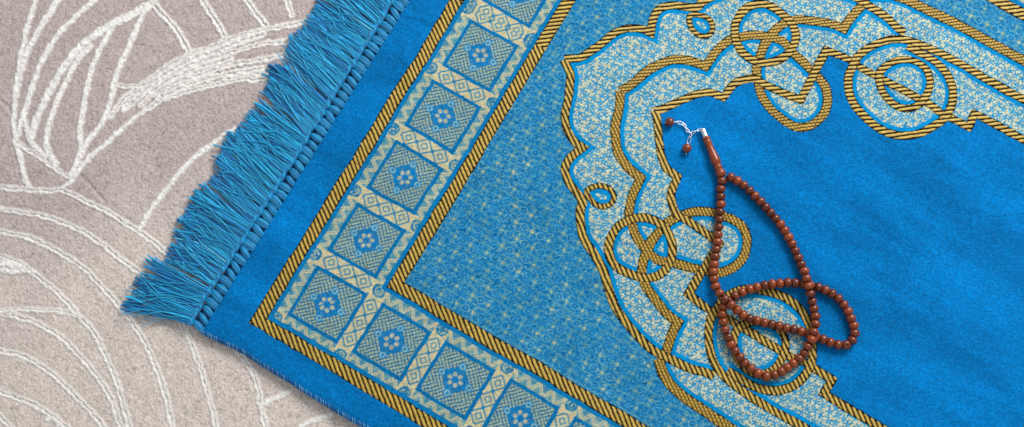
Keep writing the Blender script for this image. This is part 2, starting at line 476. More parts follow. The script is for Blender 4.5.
# ------------------------------------------------------------------ materials
def newmat(name):
    m = bpy.data.materials.new(name); m.use_nodes = True
    nt = m.node_tree; b = nt.nodes['Principled BSDF']
    return m, nt, b
def attr(nt, nm):
    n = nt.nodes.new('ShaderNodeAttribute'); n.attribute_name = nm; return n
def noise(nt, scale, det=3, rough=.6):
    tc = nt.nodes.new('ShaderNodeTexCoord'); n = nt.nodes.new('ShaderNodeTexNoise')
    n.inputs['Scale'].default_value = scale; n.inputs['Detail'].default_value = det; n.inputs['Roughness'].default_value = rough
    nt.links.new(tc.outputs['Object'], n.inputs['Vector']); return n
def mathn(nt, op, a, b):
    n = nt.nodes.new('ShaderNodeMath'); n.operation = op
    for i, v in enumerate((a, b)):
        if isinstance(v, (int, float)): n.inputs[i].default_value = v
        else: nt.links.new(v, n.inputs[i])
    return n.outputs[0]
def tint(nt, colsock, fac, lo, hi):
    """multiply a colour by a range driven by noise"""
    mr = nt.nodes.new('ShaderNodeMapRange'); mr.inputs['From Min'].default_value = .3; mr.inputs['From Max'].default_value = .7
    mr.inputs['To Min'].default_value = lo; mr.inputs['To Max'].default_value = hi
    nt.links.new(fac, mr.inputs['Value'])
    vm = nt.nodes.new('ShaderNodeVectorMath'); vm.operation = 'SCALE'
    nt.links.new(colsock, vm.inputs[0]); nt.links.new(mr.outputs[0], vm.inputs['Scale'])
    return vm.outputs[0]

def cloth_material():
    m, nt, b = newmat('rug_cloth')
    c = attr(nt, 'tone'); g = attr(nt, 'gold'); p = attr(nt, 'pile')
    n = noise(nt, 900, 2); n2 = noise(nt, 35, 4)
    c1_ = tint(nt, c.outputs['Color'], n.outputs['Fac'], .76, 1.24)
    c2_ = tint(nt, c1_, n2.outputs['Fac'], .93, 1.07)
    n3 = noise(nt, 420, 3, .7); c2_ = tint(nt, c2_, n3.outputs['Fac'], .82, 1.18)
    nt.links.new(c2_, b.inputs['Base Color'])
    nt.links.new(mathn(nt, 'SUBTRACT', .92, mathn(nt, 'MULTIPLY', g.outputs['Fac'], .47)), b.inputs['Roughness'])
    nt.links.new(mathn(nt, 'ADD', mathn(nt, 'MULTIPLY', g.outputs['Fac'], .45), .08), b.inputs['Specular IOR Level'])
    nt.links.new(mathn(nt, 'MULTIPLY', p.outputs['Fac'], .22), b.inputs['Sheen Weight'])
    b.inputs['Sheen Roughness'].default_value = .45
    b.inputs['Sheen Tint'].default_value = (.25, .62, 1, 1)
    bp = nt.nodes.new('ShaderNodeBump'); bp.inputs['Strength'].default_value = .5; bp.inputs['Distance'].default_value = .0006
    nb = noise(nt, 1300, 2)
    nt.links.new(nb.outputs['Fac'], bp.inputs['Height']); nt.links.new(bp.outputs[0], b.inputs['Normal'])
    return m

def carpet_material():
    m, nt, b = newmat('carpet_pile')
    c = attr(nt, 'tone'); n = noise(nt, 1000, 3); n2 = noise(nt, 160, 3)
    c1_ = tint(nt, c.outputs['Color'], n.outputs['Fac'], .74, 1.26)
    c2_ = tint(nt, c1_, n2.outputs['Fac'], .94, 1.06)
    nt.links.new(c2_, b.inputs['Base Color'])
    b.inputs['Roughness'].default_value = .95; b.inputs['Specular IOR Level'].default_value = .1
    b.inputs['Sheen Weight'].default_value = .15
    bp = nt.nodes.new('ShaderNodeBump'); bp.inputs['Strength'].default_value = .6; bp.inputs['Distance'].default_value = .0008
    nb = noise(nt, 1100, 3)
    nt.links.new(nb.outputs['Fac'], bp.inputs['Height']); nt.links.new(bp.outputs[0], b.inputs['Normal'])
    return m

def yarn_material(name, base, spec=.3):
    m, nt, b = newmat(name)
    c = attr(nt, 'tone'); n = noise(nt, 1500, 2)
    mx_ = nt.nodes.new('ShaderNodeVectorMath'); mx_.operation = 'MULTIPLY'; mx_.inputs[1].default_value = tuple(base)
    nt.links.new(c.outputs['Color'], mx_.inputs[0])
    nt.links.new(tint(nt, mx_.outputs[0], n.outputs['Fac'], .8, 1.2), b.inputs['Base Color'])
    b.inputs['Roughness'].default_value = .48; b.inputs['Specular IOR Level'].default_value = .5
    b.inputs['Sheen Weight'].default_value = .2; b.inputs['Sheen Tint'].default_value = (.4, .8, 1, 1)
    return m

def bead_material():
    m, nt, b = newmat('bead_brown')
    n = noise(nt, 320, 4); oi = nt.nodes.new('ShaderNodeObjectInfo')
    cr_ = nt.nodes.new('ShaderNodeValToRGB')
    cr_.color_ramp.elements[0].position = .3; cr_.color_ramp.elements[0].color = (*lin(78, 28, 5), 1)
    cr_.color_ramp.elements[1].position = .75; cr_.color_ramp.elements[1].color = (*lin(142, 62, 18), 1)
    f = mathn(nt, 'ADD', mathn(nt, 'MULTIPLY', n.outputs['Fac'], .7), mathn(nt, 'MULTIPLY', oi.outputs['Random'], .42))
    nt.links.new(f, cr_.inputs['Fac']); nt.links.new(cr_.outputs[0], b.inputs['Base Color'])
    b.inputs['Roughness'].default_value = .26; b.inputs['Specular IOR Level'].default_value = .5
    b.inputs['Coat Weight'].default_value = .15; b.inputs['Coat Roughness'].default_value = .25
    bp = nt.nodes.new('ShaderNodeBump'); bp.inputs['Strength'].default_value = .15; bp.inputs['Distance'].default_value = .0003
    nt.links.new(noise(nt, 700, 2).outputs['Fac'], bp.inputs['Height']); nt.links.new(bp.outputs[0], b.inputs['Normal'])
    return m
def plain(name, c, rough, metal=0.0, nscale=600, spread=.12):
    m, nt, b = newmat(name)
    rgb = nt.nodes.new('ShaderNodeRGB'); rgb.outputs[0].default_value = (*c, 1)
    nt.links.new(tint(nt, rgb.outputs[0], noise(nt, nscale, 2).outputs['Fac'], 1-spread, 1+spread), b.inputs['Base Color'])
    b.inputs['Roughness'].default_value = rough; b.inputs['Metallic'].default_value = metal
    return m

M_cloth = cloth_material(); M_carpet = carpet_material()
M_yarn = yarn_material('fringe_yarn', (.9, 1.08, 1.06)); M_bead = bead_material()
M_metal = plain('polished_metal', (.8, .8, .8), .36, 1.0, 900, .05)
M_cord = plain('bead_cord', tuple(lin(70, 25, 15)), .7)
M_edge = yarn_material('edge_yarn', (1, 1, 1))

def tag(o, label=None, cat=None, group=None, kind=None):
    if label: o['label'] = label
    if cat: o['category'] = cat
    if group: o['group'] = group
    if kind: o['kind'] = kind
    return o
def empty(name, loc):
    o = bpy.data.objects.new(name, None); col.objects.link(o); o.location = loc; o.empty_display_size = .02; return o

# ------------------------------------------------------------------ the prayer rug
rug_root = empty('prayer_rug', (0, 0, 0))
tag(rug_root, 'bright blue fringed prayer rug with gold arches and square medallion border on beige carpet', 'rug')

# the long edge is not straight: shift the outermost border cells
def edge_shift(S):
    return (vnoise(S, S*0, 55, 51)-.5)*3.0+(vnoise(S, S*0, 14, 52)-.5)*1.2
Tpos = TF + np.where(TF < 0, edge_shift(SF)*np.clip(-TF/(-TE), 0, 1), 0)
Tpos = Tpos + np.where(TF < 0, -np.exp(-((SF-SE)/40)**2)*2.0*np.clip(-TF/(-TE), 0, 1), 0)
dr = drape(SF, TF)
lip = np.exp(-np.clip(TF-TE, 0, 99)/2.2)*2.6 + np.exp(-np.clip(SF-SE, 0, 99)/2.2)*1.6
ZF = dr + Hf*0.8 - lip
co = st2w(SF, Tpos, 0.0); co[..., 2] = ZF*U
me = grid_mesh('woven_cloth', SF.shape, co, Cf, {'gold': Gf, 'pile': Pf})
# rim down to the carpet: extra vertices round the border
import bmesh
def rim_mesh():
    a, b = SF.shape
    loop = [(i, 0) for i in range(a)] + [(a-1, j) for j in range(1, b)] + [(i, b-1) for i in range(a-2, -1, -1)] + [(0, j) for j in range(b-2, 0, -1)]
    I = np.array(loop)
    top = co[I[:, 0], I[:, 1]].copy(); bot = top.copy(); top[:, 2] += 0
    bot[:, 2] = CARPET_Z*U
    c = (top.mean(0))
    n = len(loop)
    V = np.vstack([top, (top+bot)/2, bot]); F_ = []
    for k_ in range(2):
        i0 = np.arange(n); i1 = (i0+1) % n
        F_.append(np.stack([i0+k_*n, i1+k_*n, i1+(k_+1)*n, i0+(k_+1)*n], 1))
    return V, np.vstack(F_)
def raw_mesh(name, V, Fq, cols=None, smooth=True):
    me = bpy.data.meshes.new(name)
    me.vertices.add(len(V)); me.vertices.foreach_set('co', np.asarray(V, np.float32).reshape(-1))
    nf = len(Fq); me.loops.add(nf*4); me.loops.foreach_set('vertex_index', np.asarray(Fq, np.int32).reshape(-1))
    me.polygons.add(nf); me.polygons.foreach_set('loop_start', (np.arange(nf)*4).astype(np.int32))
    me.polygons.foreach_set('loop_total', np.full(nf, 4, np.int32))
    me.polygons.foreach_set('use_smooth', np.full(nf, smooth, bool))
    me.update(calc_edges=True)
    if cols is not None:
        at = me.attributes.new('tone', 'FLOAT_COLOR', 'POINT')
        rgba = np.ones((len(V), 4), np.float32); rgba[:, :3] = cols
        at.data.foreach_set('color', rgba.reshape(-1))
    return me
mesh_obj('woven_cloth', me, M_cloth, rug_root)
Vr, Fr = rim_mesh()
mesh_obj('cloth_backing', raw_mesh('cloth_backing', Vr, Fr, np.tile(lin(30, 45, 70), (len(Vr), 1))), M_edge, rug_root)

# tubes -----------------------------------------------------------------
def tubes(paths, radii, sides=4):
    """paths: (n, k, 3) world, radii: (n, k) -> V, F"""
    P_ = np.asarray(paths, float); n, k_, _ = P_.shape
    t = np.gradient(P_, axis=1); t /= np.linalg.norm(t, axis=2, keepdims=True)+1e-12
    up = np.array([0, 0, 1.0]); s = np.cross(t, up); ln = np.linalg.norm(s, axis=2, keepdims=True)
    s = np.where(ln > 1e-4, s/(ln+1e-12), np.array([1.0, 0, 0])); w = np.cross(s, t)
    ang = np.arange(sides)*2*math.pi/sides+.4
    R = np.asarray(radii)[..., None, None]
    ring_ = P_[:, :, None, :] + R*(np.cos(ang)[None, None, :, None]*s[:, :, None, :] + np.sin(ang)[None, None, :, None]*w[:, :, None, :])
    V = ring_.reshape(-1, 3)
    base = (np.arange(n)[:, None, None]*k_ + np.arange(k_-1)[None, :, None])*sides
    j = np.arange(sides)[None, None, :]
    F_ = np.stack([base+j, base+(j+1) % sides, base+sides+(j+1) % sides, base+sides+j], -1).reshape(-1, 4)
    return V, F_

# overlocked edge stitching ------------------------------------------------
def edge_line(S):
    return TE + edge_shift(S) - np.exp(-((S-SE)/40)**2)*2.0
pp = []; rr_ = []; cc_ = []
for s in np.arange(SE, 1100, 2.3):
    j = random.uniform(-.5, .5); tb = float(edge_line(np.array(s+j)))
    zb = float(drape(np.array([s]), np.array([TE+2]))[0])
    k_ = np.linspace(0, 1, 7)
    Sx = s+j+k_*3.2+random.uniform(-.3, .3); Tx = tb + 4.2 - k_*4.6 + .4*np.sin(k_*3)
    Zx = zb+.7 - 5.0*np.clip(k_-.62, 0, 1)**1.0*1.6 + .35*np.sin(k_*math.pi)
    pp.append(st2w(Sx, Tx, 0.0)); pp[-1][:, 2] = Zx*U
    rr_.append(np.full(7, random.uniform(.28, .42)*U))
    c = lin(112, 165, 205) if random.random() < .6 else lin(20, 95, 165)
    cc_.append(np.tile(c*random.uniform(.7, 1.2), (7*4, 1)))
V, F_ = tubes(pp, rr_)
mesh_obj('edge_stitching', raw_mesh('edge_stitching', V, F_, np.vstack(cc_)), M_edge, rug_root)

# fringe -------------------------------------------------------------------
CY = [lin(0, 130, 188), lin(0, 146, 204), lin(24, 166, 216), lin(0, 108, 172), lin(0, 122, 184)]
TAS = 8.6
def fringe_angle(T):
    a = np.interp(T, [-40, -10, 40, 110, 200, 420, 800], [-7, -5, 1, 7, 12, 10, 2])
    return a
tassels = list(np.arange(TE+3, 2*AX-TE-3, TAS))
clump = {}
for ti, T in enumerate(tassels):
    g = int((ti+random.random()*.4)//4.2)
    if g not in clump: clump[g] = (random.uniform(-11, 11), random.uniform(-4, 9), random.uniform(.88, 1.05))
    ca, cs, cl_ = clump[g]
    ns = 16
    paths = []; rads = []; cols = []
    z0 = float(drape(np.array([SE+3]), np.array([T]))[0])
    Sr, Tr = SE-14.5, T+random.uniform(-1.1, 1.1)
    ang0 = math.radians(fringe_angle(T)+ca*.6+random.uniform(-2.5, 2.5))
    Lb = 72*cl_*random.uniform(.95, 1.04)*(.93 if T < 40 else .97)
    tb_ = random.gauss(0, 4.0)
    for s in range(ns):
        k_ = np.linspace(0, 1, 12)
        sp = random.gauss(0, 1)
        an = ang0 + math.radians(sp*2.6)
        L = Lb*random.uniform(.92, 1.04)*(random.uniform(.6, .9) if random.random() < .1 else 1)
        bend = tb_ + random.gauss(0, 3.6)*(2.6 if random.random() < .14 else 1); wv = random.gauss(0, 1.9); ph = random.uniform(0, 6.28)
        lat = bend*k_**2 + wv*np.sin(k_*7+ph)*k_
        du = np.array([-math.cos(an), math.sin(an)]); dn = np.array([-du[1], du[0]])
        off = random.gauss(0, 2.3)
        Sx = Sr + du[0]*L*k_ + dn[0]*(lat) 
        Tx = Tr + off + du[1]*L*k_ + dn[1]*(lat)
        hgt = random.uniform(0, 1)
        zt = CARPET_Z+1.0+hgt*4.6*(1-.5*k_)
        Zx = (z0+1.0+hgt*1.2)*(1-k_)**2.5 + zt*(1-(1-k_)**2.5) + .9*np.sin(k_*5+ph)*k_*(1-k_)*2
        pth = st2w(Sx, Tx, 0.0); pth[:, 2] = Zx*U
        paths.append(pth); rads.append(np.linspace(1.1, .95, 12)*U*random.uniform(.6, 1.2))
        c = CY[random.randrange(5)]*random.uniform(.75, 1.2)
        if random.random() < .02: c = lin(90, 180, 210)
        cols.append(np.repeat(c[None]*np.array([random.uniform(.72, 1.2) for _ in range(12)])[:, None], 4, axis=0))
    for s in range(9):      # loose fine filaments, curlier than the yarns
        k_ = np.linspace(0, 1, 12); an = ang0 + math.radians(random.gauss(0, 7)); L = Lb*random.uniform(.5, 1.07); ph = random.uniform(0, 6.28)
        lat = random.gauss(0, 7)*k_**2 + random.gauss(0, 2.2)*np.sin(k_*9+ph)*k_
        du = np.array([-math.cos(an), math.sin(an)]); dn = np.array([-du[1], du[0]]); off = random.gauss(0, 2)
        pth = st2w(Sr+du[0]*L*k_+dn[0]*lat, Tr+off+du[1]*L*k_+dn[1]*lat, 0.0)
        pth[:, 2] = ((z0+2.4)*(1-k_)**2 + (CARPET_Z+random.uniform(2, 6.5))*(1-(1-k_)**2) + .8*np.sin(k_*8+ph)*k_)*U
        paths.append(pth); rads.append(np.full(12, random.uniform(.28, .45)*U))
        cols.append(np.tile((lin(60, 180, 225) if random.random() < .25 else CY[2])*random.uniform(.8, 1.1), (12*4, 1)))
    V, F_ = tubes(paths, rads)
    tas = mesh_obj('tassel', raw_mesh('tassel', V, F_, np.vstack(cols)), M_yarn, rug_root)
    tas['group'] = 'tassels of the rug fringe'
    # the bound loop between cloth and cord, leaning a little
    paths = []; rads = []; cols = []; tl = random.uniform(-2.6, 3.4); wk = random.uniform(.78, 1.15); dz = random.uniform(-.5, .7)
    for s in range(11):
        k_ = np.linspace(0, 1, 9); o = (s-5)/5
        wd = 3.5*np.sin(np.clip(k_*.86+.12, 0, 1)*math.pi)**.6
        Sx = SE+1.0 - k_*14.5*wk; Tx = T + o*wd*wk + (k_-.5)*(2.6+tl) + .3*math.sin(s*2.3+ti)
        Zx = z0 - .6 + dz*np.sin(k_*math.pi) + 2.3*np.sin(k_*math.pi)**.7*math.sqrt(max(0.05, 1-o*o*.85))
        pth = st2w(Sx, Tx, 0.0); pth[:, 2] = Zx*U
        paths.append(pth); rads.append(np.full(9, .72*U)); cols.append(np.tile(CY[(s+ti) % 5]*random.uniform(.75, 1.1), (9*4, 1)))
    V, F_ = tubes(paths, rads)
    mesh_obj('knot', raw_mesh('knot', V, F_, np.vstack(cols)), M_yarn, tas)

# selvedge under the knots
nS = 10; Ts = np.arange(TE, 2*AX-TE, 3.0); Ss = np.linspace(SE-12.5, SE+1.5, nS)
Sg, Tg = np.meshgrid(Ss, Ts, indexing='ij')
Zg = np.broadcast_to(drape(np.full(Ts.shape, SE+3.0), Ts), Sg.shape) - 2.4 - 2.0*np.linspace(1, 0, nS)[:, None]
Vs = st2w(Sg, Tg, 0.0); Vs[..., 2] = Zg*U
ix = np.arange(Sg.size).reshape(Sg.shape)
Fs = np.stack([ix[:-1, :-1], ix[1:, :-1], ix[1:, 1:], ix[:-1, 1:]], -1).reshape(-1, 4)
mesh_obj('selvedge', raw_mesh('selvedge', Vs.reshape(-1, 3), Fs, np.tile(lin(0, 84, 140), (Sg.size, 1))), M_yarn, rug_root)
# twisted cord running along the knots
paths = []; rads = []; cols = []
Tc = np.arange(TE-1, 2*AX-TE, .8)
z0 = drape(np.full(Tc.shape, SE+3.0), Tc)
for s in range(5):
    ph = s*2*math.pi/5
    Sx = SE-14.2 + 1.9*np.cos(Tc*2*math.pi/TAS*1+ph) + (vnoise(Tc, Tc*0, 20, 61)-.5)*1.6 + (vnoise(Tc, Tc*0, 5, 62)-.5)*2.0
    Zx = z0+1.3 + 1.1*np.sin(Tc*2*math.pi/TAS*1+ph)
    pth = st2w(Sx, Tc, 0.0); pth[:, 2] = Zx*U
    paths.append(pth); rads.append(np.full(len(Tc), .82*U)); cols.append(np.repeat(CY[s][None]*(.7+.6*vnoise(Tc, Tc*0+s*9, 3, 63))[:, None], 4, axis=0))
V, F_ = tubes(paths, rads)
mesh_obj('fringe_cord', raw_mesh('fringe_cord', V, F_, np.vstack(cols)), M_yarn, rug_root)

# ------------------------------------------------------------------ the carpet
CL = []   # (points, half width, groove)
def cl(pts, hw, groove=0.0, e0=False, e1_=False):
    q = plane(pts, CARPET_Z)
    if e0: q = np.vstack([q[0]+(q[0]-q[1])/np.linalg.norm(q[0]-q[1])*70, q])
    if e1_: q = np.vstack([q, q[-1]+(q[-1]-q[-2])/np.linalg.norm(q[-1]-q[-2])*70])
    CL.append((spline(q, step=2.5), hw, groove))
cl([(35,0),(25.8,30.5),(20,58.5),(16.4,79.6),(14.2,100),(13,123.4),(16.4,142),(21,161),(25.8,182),(29.3,188)], 2.9, 0, True)
cl([(57.4,0),(39.8,28),(25.8,53.9),(18.7,77.3),(16,95)], 3.3, 0, True)
cl([(93.7,0),(67.9,23.4),(49.2,46.8),(36.3,72.6),(28,100),(21,120),(17.5,135)], 3.0, 0, True)
cl([(150.4,3.5),(132,14),(120,19),(103,29),(82,44.5),(65.6,64),(51.5,87),(44.5,100),(36.3,118.7),(30.4,137.5)], 3.8, 0)
cl([(143,6),(128,17),(112,24),(98,34)], 3.4, 0)
cl([(90,45),(77,60),(67.9,76),(57.4,100),(48,128),(46.8,149),(56,165)], 3.0, 0)
cl([(114,24),(100.7,46),(91.3,69),(84.3,100),(79.6,128),(80.8,146.8),(75,165.6),(70.3,175)], 2.9, 0)
cl([(150.4,3.5),(142,15),(132.8,35),(123.4,56),(114,79.6),(110.5,100),(103,121),(89,139.8),(77.3,161),(72.6,173)], 3.1, 0)
cl([(16.4,142),(30.4,151.5),(46.8,163),(60,172),(68,177)], 2.6, .5)
cl([(24,120),(30,140),(45,157)], 2.6, 0)
cl([(158.5,100),(137.5,115),(118.7,131),(105.4,144),(86.7,159.5),(75,175),(68,184),(62,188)], 2.5, 0)
cl([(0,187),(28,190),(58.5,190.5),(72,194),(85,201),(109.6,213),(126,223.5),(138.7,231.5),(158.6,246.7),(178,266),(197,290),(218,322),(240,352),(254.2,376),(260,402),(265,427)], 2.9, .8, True, True)
cl([(0,209.6),(22,212.3),(49.3,217.8),(74,227.4),(95.9,239.7),(115,254.8),(131.5,267),(152,285),(169,303),(184.3,329),(197,359),(208.2,395),(215.6,427)], 2.9, .8, True, True)
cl([(0,231.5),(22,235.6),(41,242.5),(63,254.8),(82,267),(98.6,283.6),(120,307.5),(138.4,332.5),(155,365.6),(166,398.7),(171.5,427)], 2.9, .8, True, True)
cl([(0,256),(16.4,261.6),(31.5,271),(46.6,283.6),(65.8,301.4),(78,316),(93,332),(104,353.8),(115,378.5),(123.3,406),(128.8,427)], 2.9, .8, True, True)
cl([(0,269.9),(14,271.5),(24,270.8),(33,272.5)], 2.6, 0, True)
cl([(0,263),(10,264),(22,267)], 3.4, 0, True)
cl([(0,311),(16.4,309.6),(41,309.6),(65.8,312.3),(77,316)], 2.5, .6, True)
cl([(0,314),(16.4,317),(38.4,323.7),(60.3,337.4),(79.5,356.6),(95.9,375.8),(109.6,397.7),(120.5,427)], 2.8, .8, True, True)
cl([(0,351),(16.4,353.8),(38.4,364.8),(57.5,378.5),(74,395),(90.4,411.4),(102.7,427)], 2.8, .8, True, True)
cl([(0,392.2),(19,399),(41,408.6),(60.3,422.3),(66,427)], 2.7, .8, True, True)
cl([(0,417),(9.6,427)], 2.6, .8, True, True)
cl([(46,420),(50,418),(55,421),(58,427)], 2.0, 0, False, True)
cl([(234,129),(220,137),(210.4,146),(200.7,151.5),(182,170),(168,187),(156.2,202),(146,217),(139,229)], 2.6, 0)
cl([(152,2),(160,12),(174,27),(184,43),(189,53)], 3.9, .9)
cl([(202,0),(214,18.7),(223.4,35)], 3.9, .9, True)
cl([(246.8,0),(256,14),(265.6,24)], 3.7, .9, True)
cl([(286.7,0),(291.3,16)], 3.0, .8, True)
cl([(150.4,3.5),(160,-6),(175,-20)], 4, .8, False, True)
# the fan of heavy lines
for pts, hw in (
    ([(345,10),(300.7,23),(270.3,28),(237.5,36.5),(211.7,46.7),(190,54),(172,63),(156,74),(136,88),(122,100),(110,116)], 3.0),
    ([(340,28),(293.7,40),(263,43.5),(235,51),(205,60),(182,68),(160,80),(142,94),(126,108)], 3.0),
    ([(330,42),(279.6,56),(253.9,60.5),(223.4,66.5),(200,74.5),(176,82),(156,92),(140,104)], 3.0),
    ([(320,62),(268,73),(238,73),(215,76.5),(195,82),(172,90)], 2.6),
    ([(330,66),(268,77.5),(235,80),(214,84.5),(200,88),(180,93),(161,99.5),(146,109)], 3.0),
    ([(262,34),(236,43),(210,53),(185,62),(160,77)], 3.6), ([(262,68),(232,73),(205,79),(180,88),(158,98)], 3.6), ([(150,84),(138,96),(124,108)], 4.0), ([(230,58),(200,67),(170,79),(150,92)], 3.4), ([(114,84),(128,86),(142,85),(154,80)], 2.4), ([(126,96),(140,90)], 2.2)):
    cl(pts, hw+.2, .8)
cl([(261,406),(272,399),(289,392)], 2.4, 0)
cl([(300,427),(312,421),(330,415)], 2.4, 0)
DENT = [plane([(80,175),(92,187),(104,201)], CARPET_Z), plane([(0,100),(6,105),(10,112)], CARPET_Z)]

cp = 0.8
gx_ = np.concatenate([np.arange(-1300, -700, 14.), np.arange(-700, -600, 3.), np.arange(-600, -30, cp), np.arange(-30, 200, 6.), np.arange(200, 1300, 20.)])
gy_ = np.concatenate([np.arange(-1300, -600, 14.), np.arange(-600, -500, 3.), np.arange(-500, 5, cp), np.arange(5, 80, 3.), np.arange(80, 900, 14.)])
XX, YY = np.meshgrid(gx_, gy_, indexing='ij')
WH = np.zeros(XX.shape); CH = np.zeros(XX.shape)
cn = vnoise(XX, YY, 1.6, 71); cn2 = vnoise(XX, YY, 3.2, 72); cn3 = vnoise(XX, YY, 9, 73); cn4 = vnoise(XX, YY, 45, 74)
DX = XX + (vnoise(XX, YY, 3.0, 75)-.5)*2.0 + (vnoise(XX, YY, 9, 77)-.5)*1.0; DY = YY + (vnoise(XX, YY, 3.0, 76)-.5)*2.0 + (vnoise(XX, YY, 9, 78)-.5)*1.0
for q, hw, gr in CL:
    dmin = np.full(XX.shape, 99.0)
    R = 12
    for a, b in zip(q[:-1], q[1:]):
        s0 = np.searchsorted(gx_, min(a[0], b[0])-R); s1 = np.searchsorted(gx_, max(a[0], b[0])+R)
        j0 = np.searchsorted(gy_, min(a[1], b[1])-R); j1 = np.searchsorted(gy_, max(a[1], b[1])+R)
        if s1 <= s0 or j1 <= j0: continue
        X = DX[s0:s1, j0:j1]-a[0]; Y = DY[s0:s1, j0:j1]-a[1]; d = b-a; L2_ = d@d+1e-9
        t = np.clip((X*d[0]+Y*d[1])/L2_, 0, 1)
        dd = np.hypot(X-t*d[0], Y-t*d[1])
        sub = dmin[s0:s1, j0:j1]; np.minimum(sub, dd, out=sub)
    hw = hw-.15; w = 1-ss(hw-1.1, hw+1.1, dmin+(cn-.5)*2.6+(cn2-.5)*1.2)
    WH = np.maximum(WH*(1-.6*gr*np.exp(-(dmin/.9)**2)), w*(1-.8*gr*np.exp(-(dmin/.9)**2)))
    gv = gr*np.exp(-((dmin)/.95)**2)
    # tufted rope either side of a cut groove
    CH = np.where(w > 0, np.maximum(CH*(1-gv), w*1.1*(.1+.9*cn2)+w*.05) - gv*1.5, CH - .3*np.exp(-((dmin-hw-1.4)/1.6)**2)*(WH < .3))
for q in DENT:
    q = spline(q, step=2)
    dmin = np.min([np.hypot(XX-p[0], YY-p[1]) for p in q], axis=0)
    CH -= 1.2*np.exp(-(dmin/2.0)**2)
beige = lin(210, 199, 190); mauve = lin(183, 170, 167); white = lin(250, 248, 243)
mixm = np.clip(ss(120, 330, -YY - (XX+512)*.2)*1.1 + (cn4-.5)*.5, 0, 1)
cc = beige*(1-mixm[..., None]) + mauve*mixm[..., None]
cc = cc*(.70+.08*cn3[..., None]+.30*cn[..., None]+.12*cn2[..., None]+.14*rng.random(cn.shape)[..., None])
dotk = (cn < .16)*(cn2 < .5)
cc = cc*(1-.22*dotk[..., None])
cc = cc*(1-WH[..., None]) + (white*(.72+.34*cn[..., None]))*WH[..., None]
ch = CH + (cn-.5)*.7*(1-WH) + (cn2-.5)*.2 + (cn3-.5)*.3 + (cn4-.5)*1.5
co = np.stack([XX*U, -YY*U, (CARPET_Z-1.4+ch)*U], -1)
mec = grid_mesh('carpet', XX.shape, co, cc, {})
mec.flip_normals()
carpet = mesh_obj('carpet', mec, M_carpet)
tag(carpet, 'beige carpet with raised white swirling lines under the blue rug', None, None, 'structure')

# ------------------------------------------------------------------ prayer beads
def drape1(px, py):
    q = rug([(px, py)])[0]
    return float(drape(np.array([q[0]]), np.array([min(max(q[1], 0), 790)]))[0]) + .45
string = [(721.7,181),(720.7,189),(720.7,196.8),(720.9,204.3),(719.9,212),(719.5,219.4),(718.7,227.1),(718,234.6),(717.6,242),(716.2,249.5),
 (715.2,256.8),(714.2,264.3),(713.6,271.6),(713.9,279.1),(715.7,286.4),(719.6,293.2),(725.0,299.3),(731,304.8),(737,310),(742.9,315.1),(749.8,318.6),
 (757,320.7),(764.4,322.8),(771.7,324.2),(779,325.9),(786.3,328.2),(793.8,329.4),(801.4,331.5),(808.6,334.0),(815.8,336.6),(823.1,339.3),(830.2,342.4),
 (837.9,344.8),(846.2,345.0),(852.3,340.3),(854.8,333.2),(853.9,325.7),(850.9,318.4),(848.1,311.2),(843.8,304.6),(838.5,298.5),(832.1,293.6),
 (825.4,290.1),(818.2,287.3),(810.8,285.4),(803.2,284.0),(795.4,283.2),(787.8,282.5),(779.9,283.4),(772.3,284),(764.6,285.2),(757.2,287.2),(749.8,289.2),
 (742.3,292.1),(735,295.9),(728.4,300.6),(723.4,306.6),(722.4,314.3),(723.2,322),(725.2,329.8),(728.2,337.3),(731.2,344.6),(735,351.1),(740.1,357.2),
 (745,363.1),(751.1,368.5),(758,373.3),(766.3,376.6),(774.4,374.8),(781.2,371.6),(787.3,367.8),(793.1,363.4),(799.1,358.8),(804.3,353.2),(807.9,346.4),
 (811.8,339.6),(813.9,332.1),(815.3,324.3),(815.4,316.4),(813.9,308.8),(812,301.2),(810.3,293.6),(808.4,286),(806.6,278.6),(804.4,271.4),(801.2,264.5),
 (798.2,257.7),(795.2,250.8),(792,243.9),(788.6,237.2),(784.7,230.5),(780.4,224.2),(775.5,218.4),(770.6,212.8),(765.6,207.2),(760.4,201.5),(754.9,195.9),
 (749.5,190.5),(743.7,185.3),(737.4,180.8),(730.7,177.2)]
print('beads', len(string))
P2 = np.array(string)
zb = np.full(len(string), 4.5)
def lift(center, upper, lower_, amp=6.6):
    c = np.array(center)
    for i in upper:
        d = np.linalg.norm(P2[i]-c)
        zb[i] = max(zb[i], 4.5+amp*(1-ss(5, 20, np.array(d))))
lift((727.5,301), range(12, 22), None); lift((808.5,285.4), range(76, 90), None); lift((813.5,335.5), range(70, 82), None)
beads_root_p = rug([(720, 176)])[0]
def world_px(px, py, zu):
    q = plane([(px, py)], zu)[0]
    return np.array([q[0]*U, -q[1]*U, zu*U])
root_loc = world_px(722, 174, 0); 
beads_root = empty('prayer_beads', tuple(root_loc))
tag(beads_root, 'looped string of round reddish brown prayer beads with silver chain lying on blue rug', 'prayer beads')
pts3 = np.array([world_px(p[0], p[1], zb[i]+drape1(*p)) for i, p in enumerate(string)])

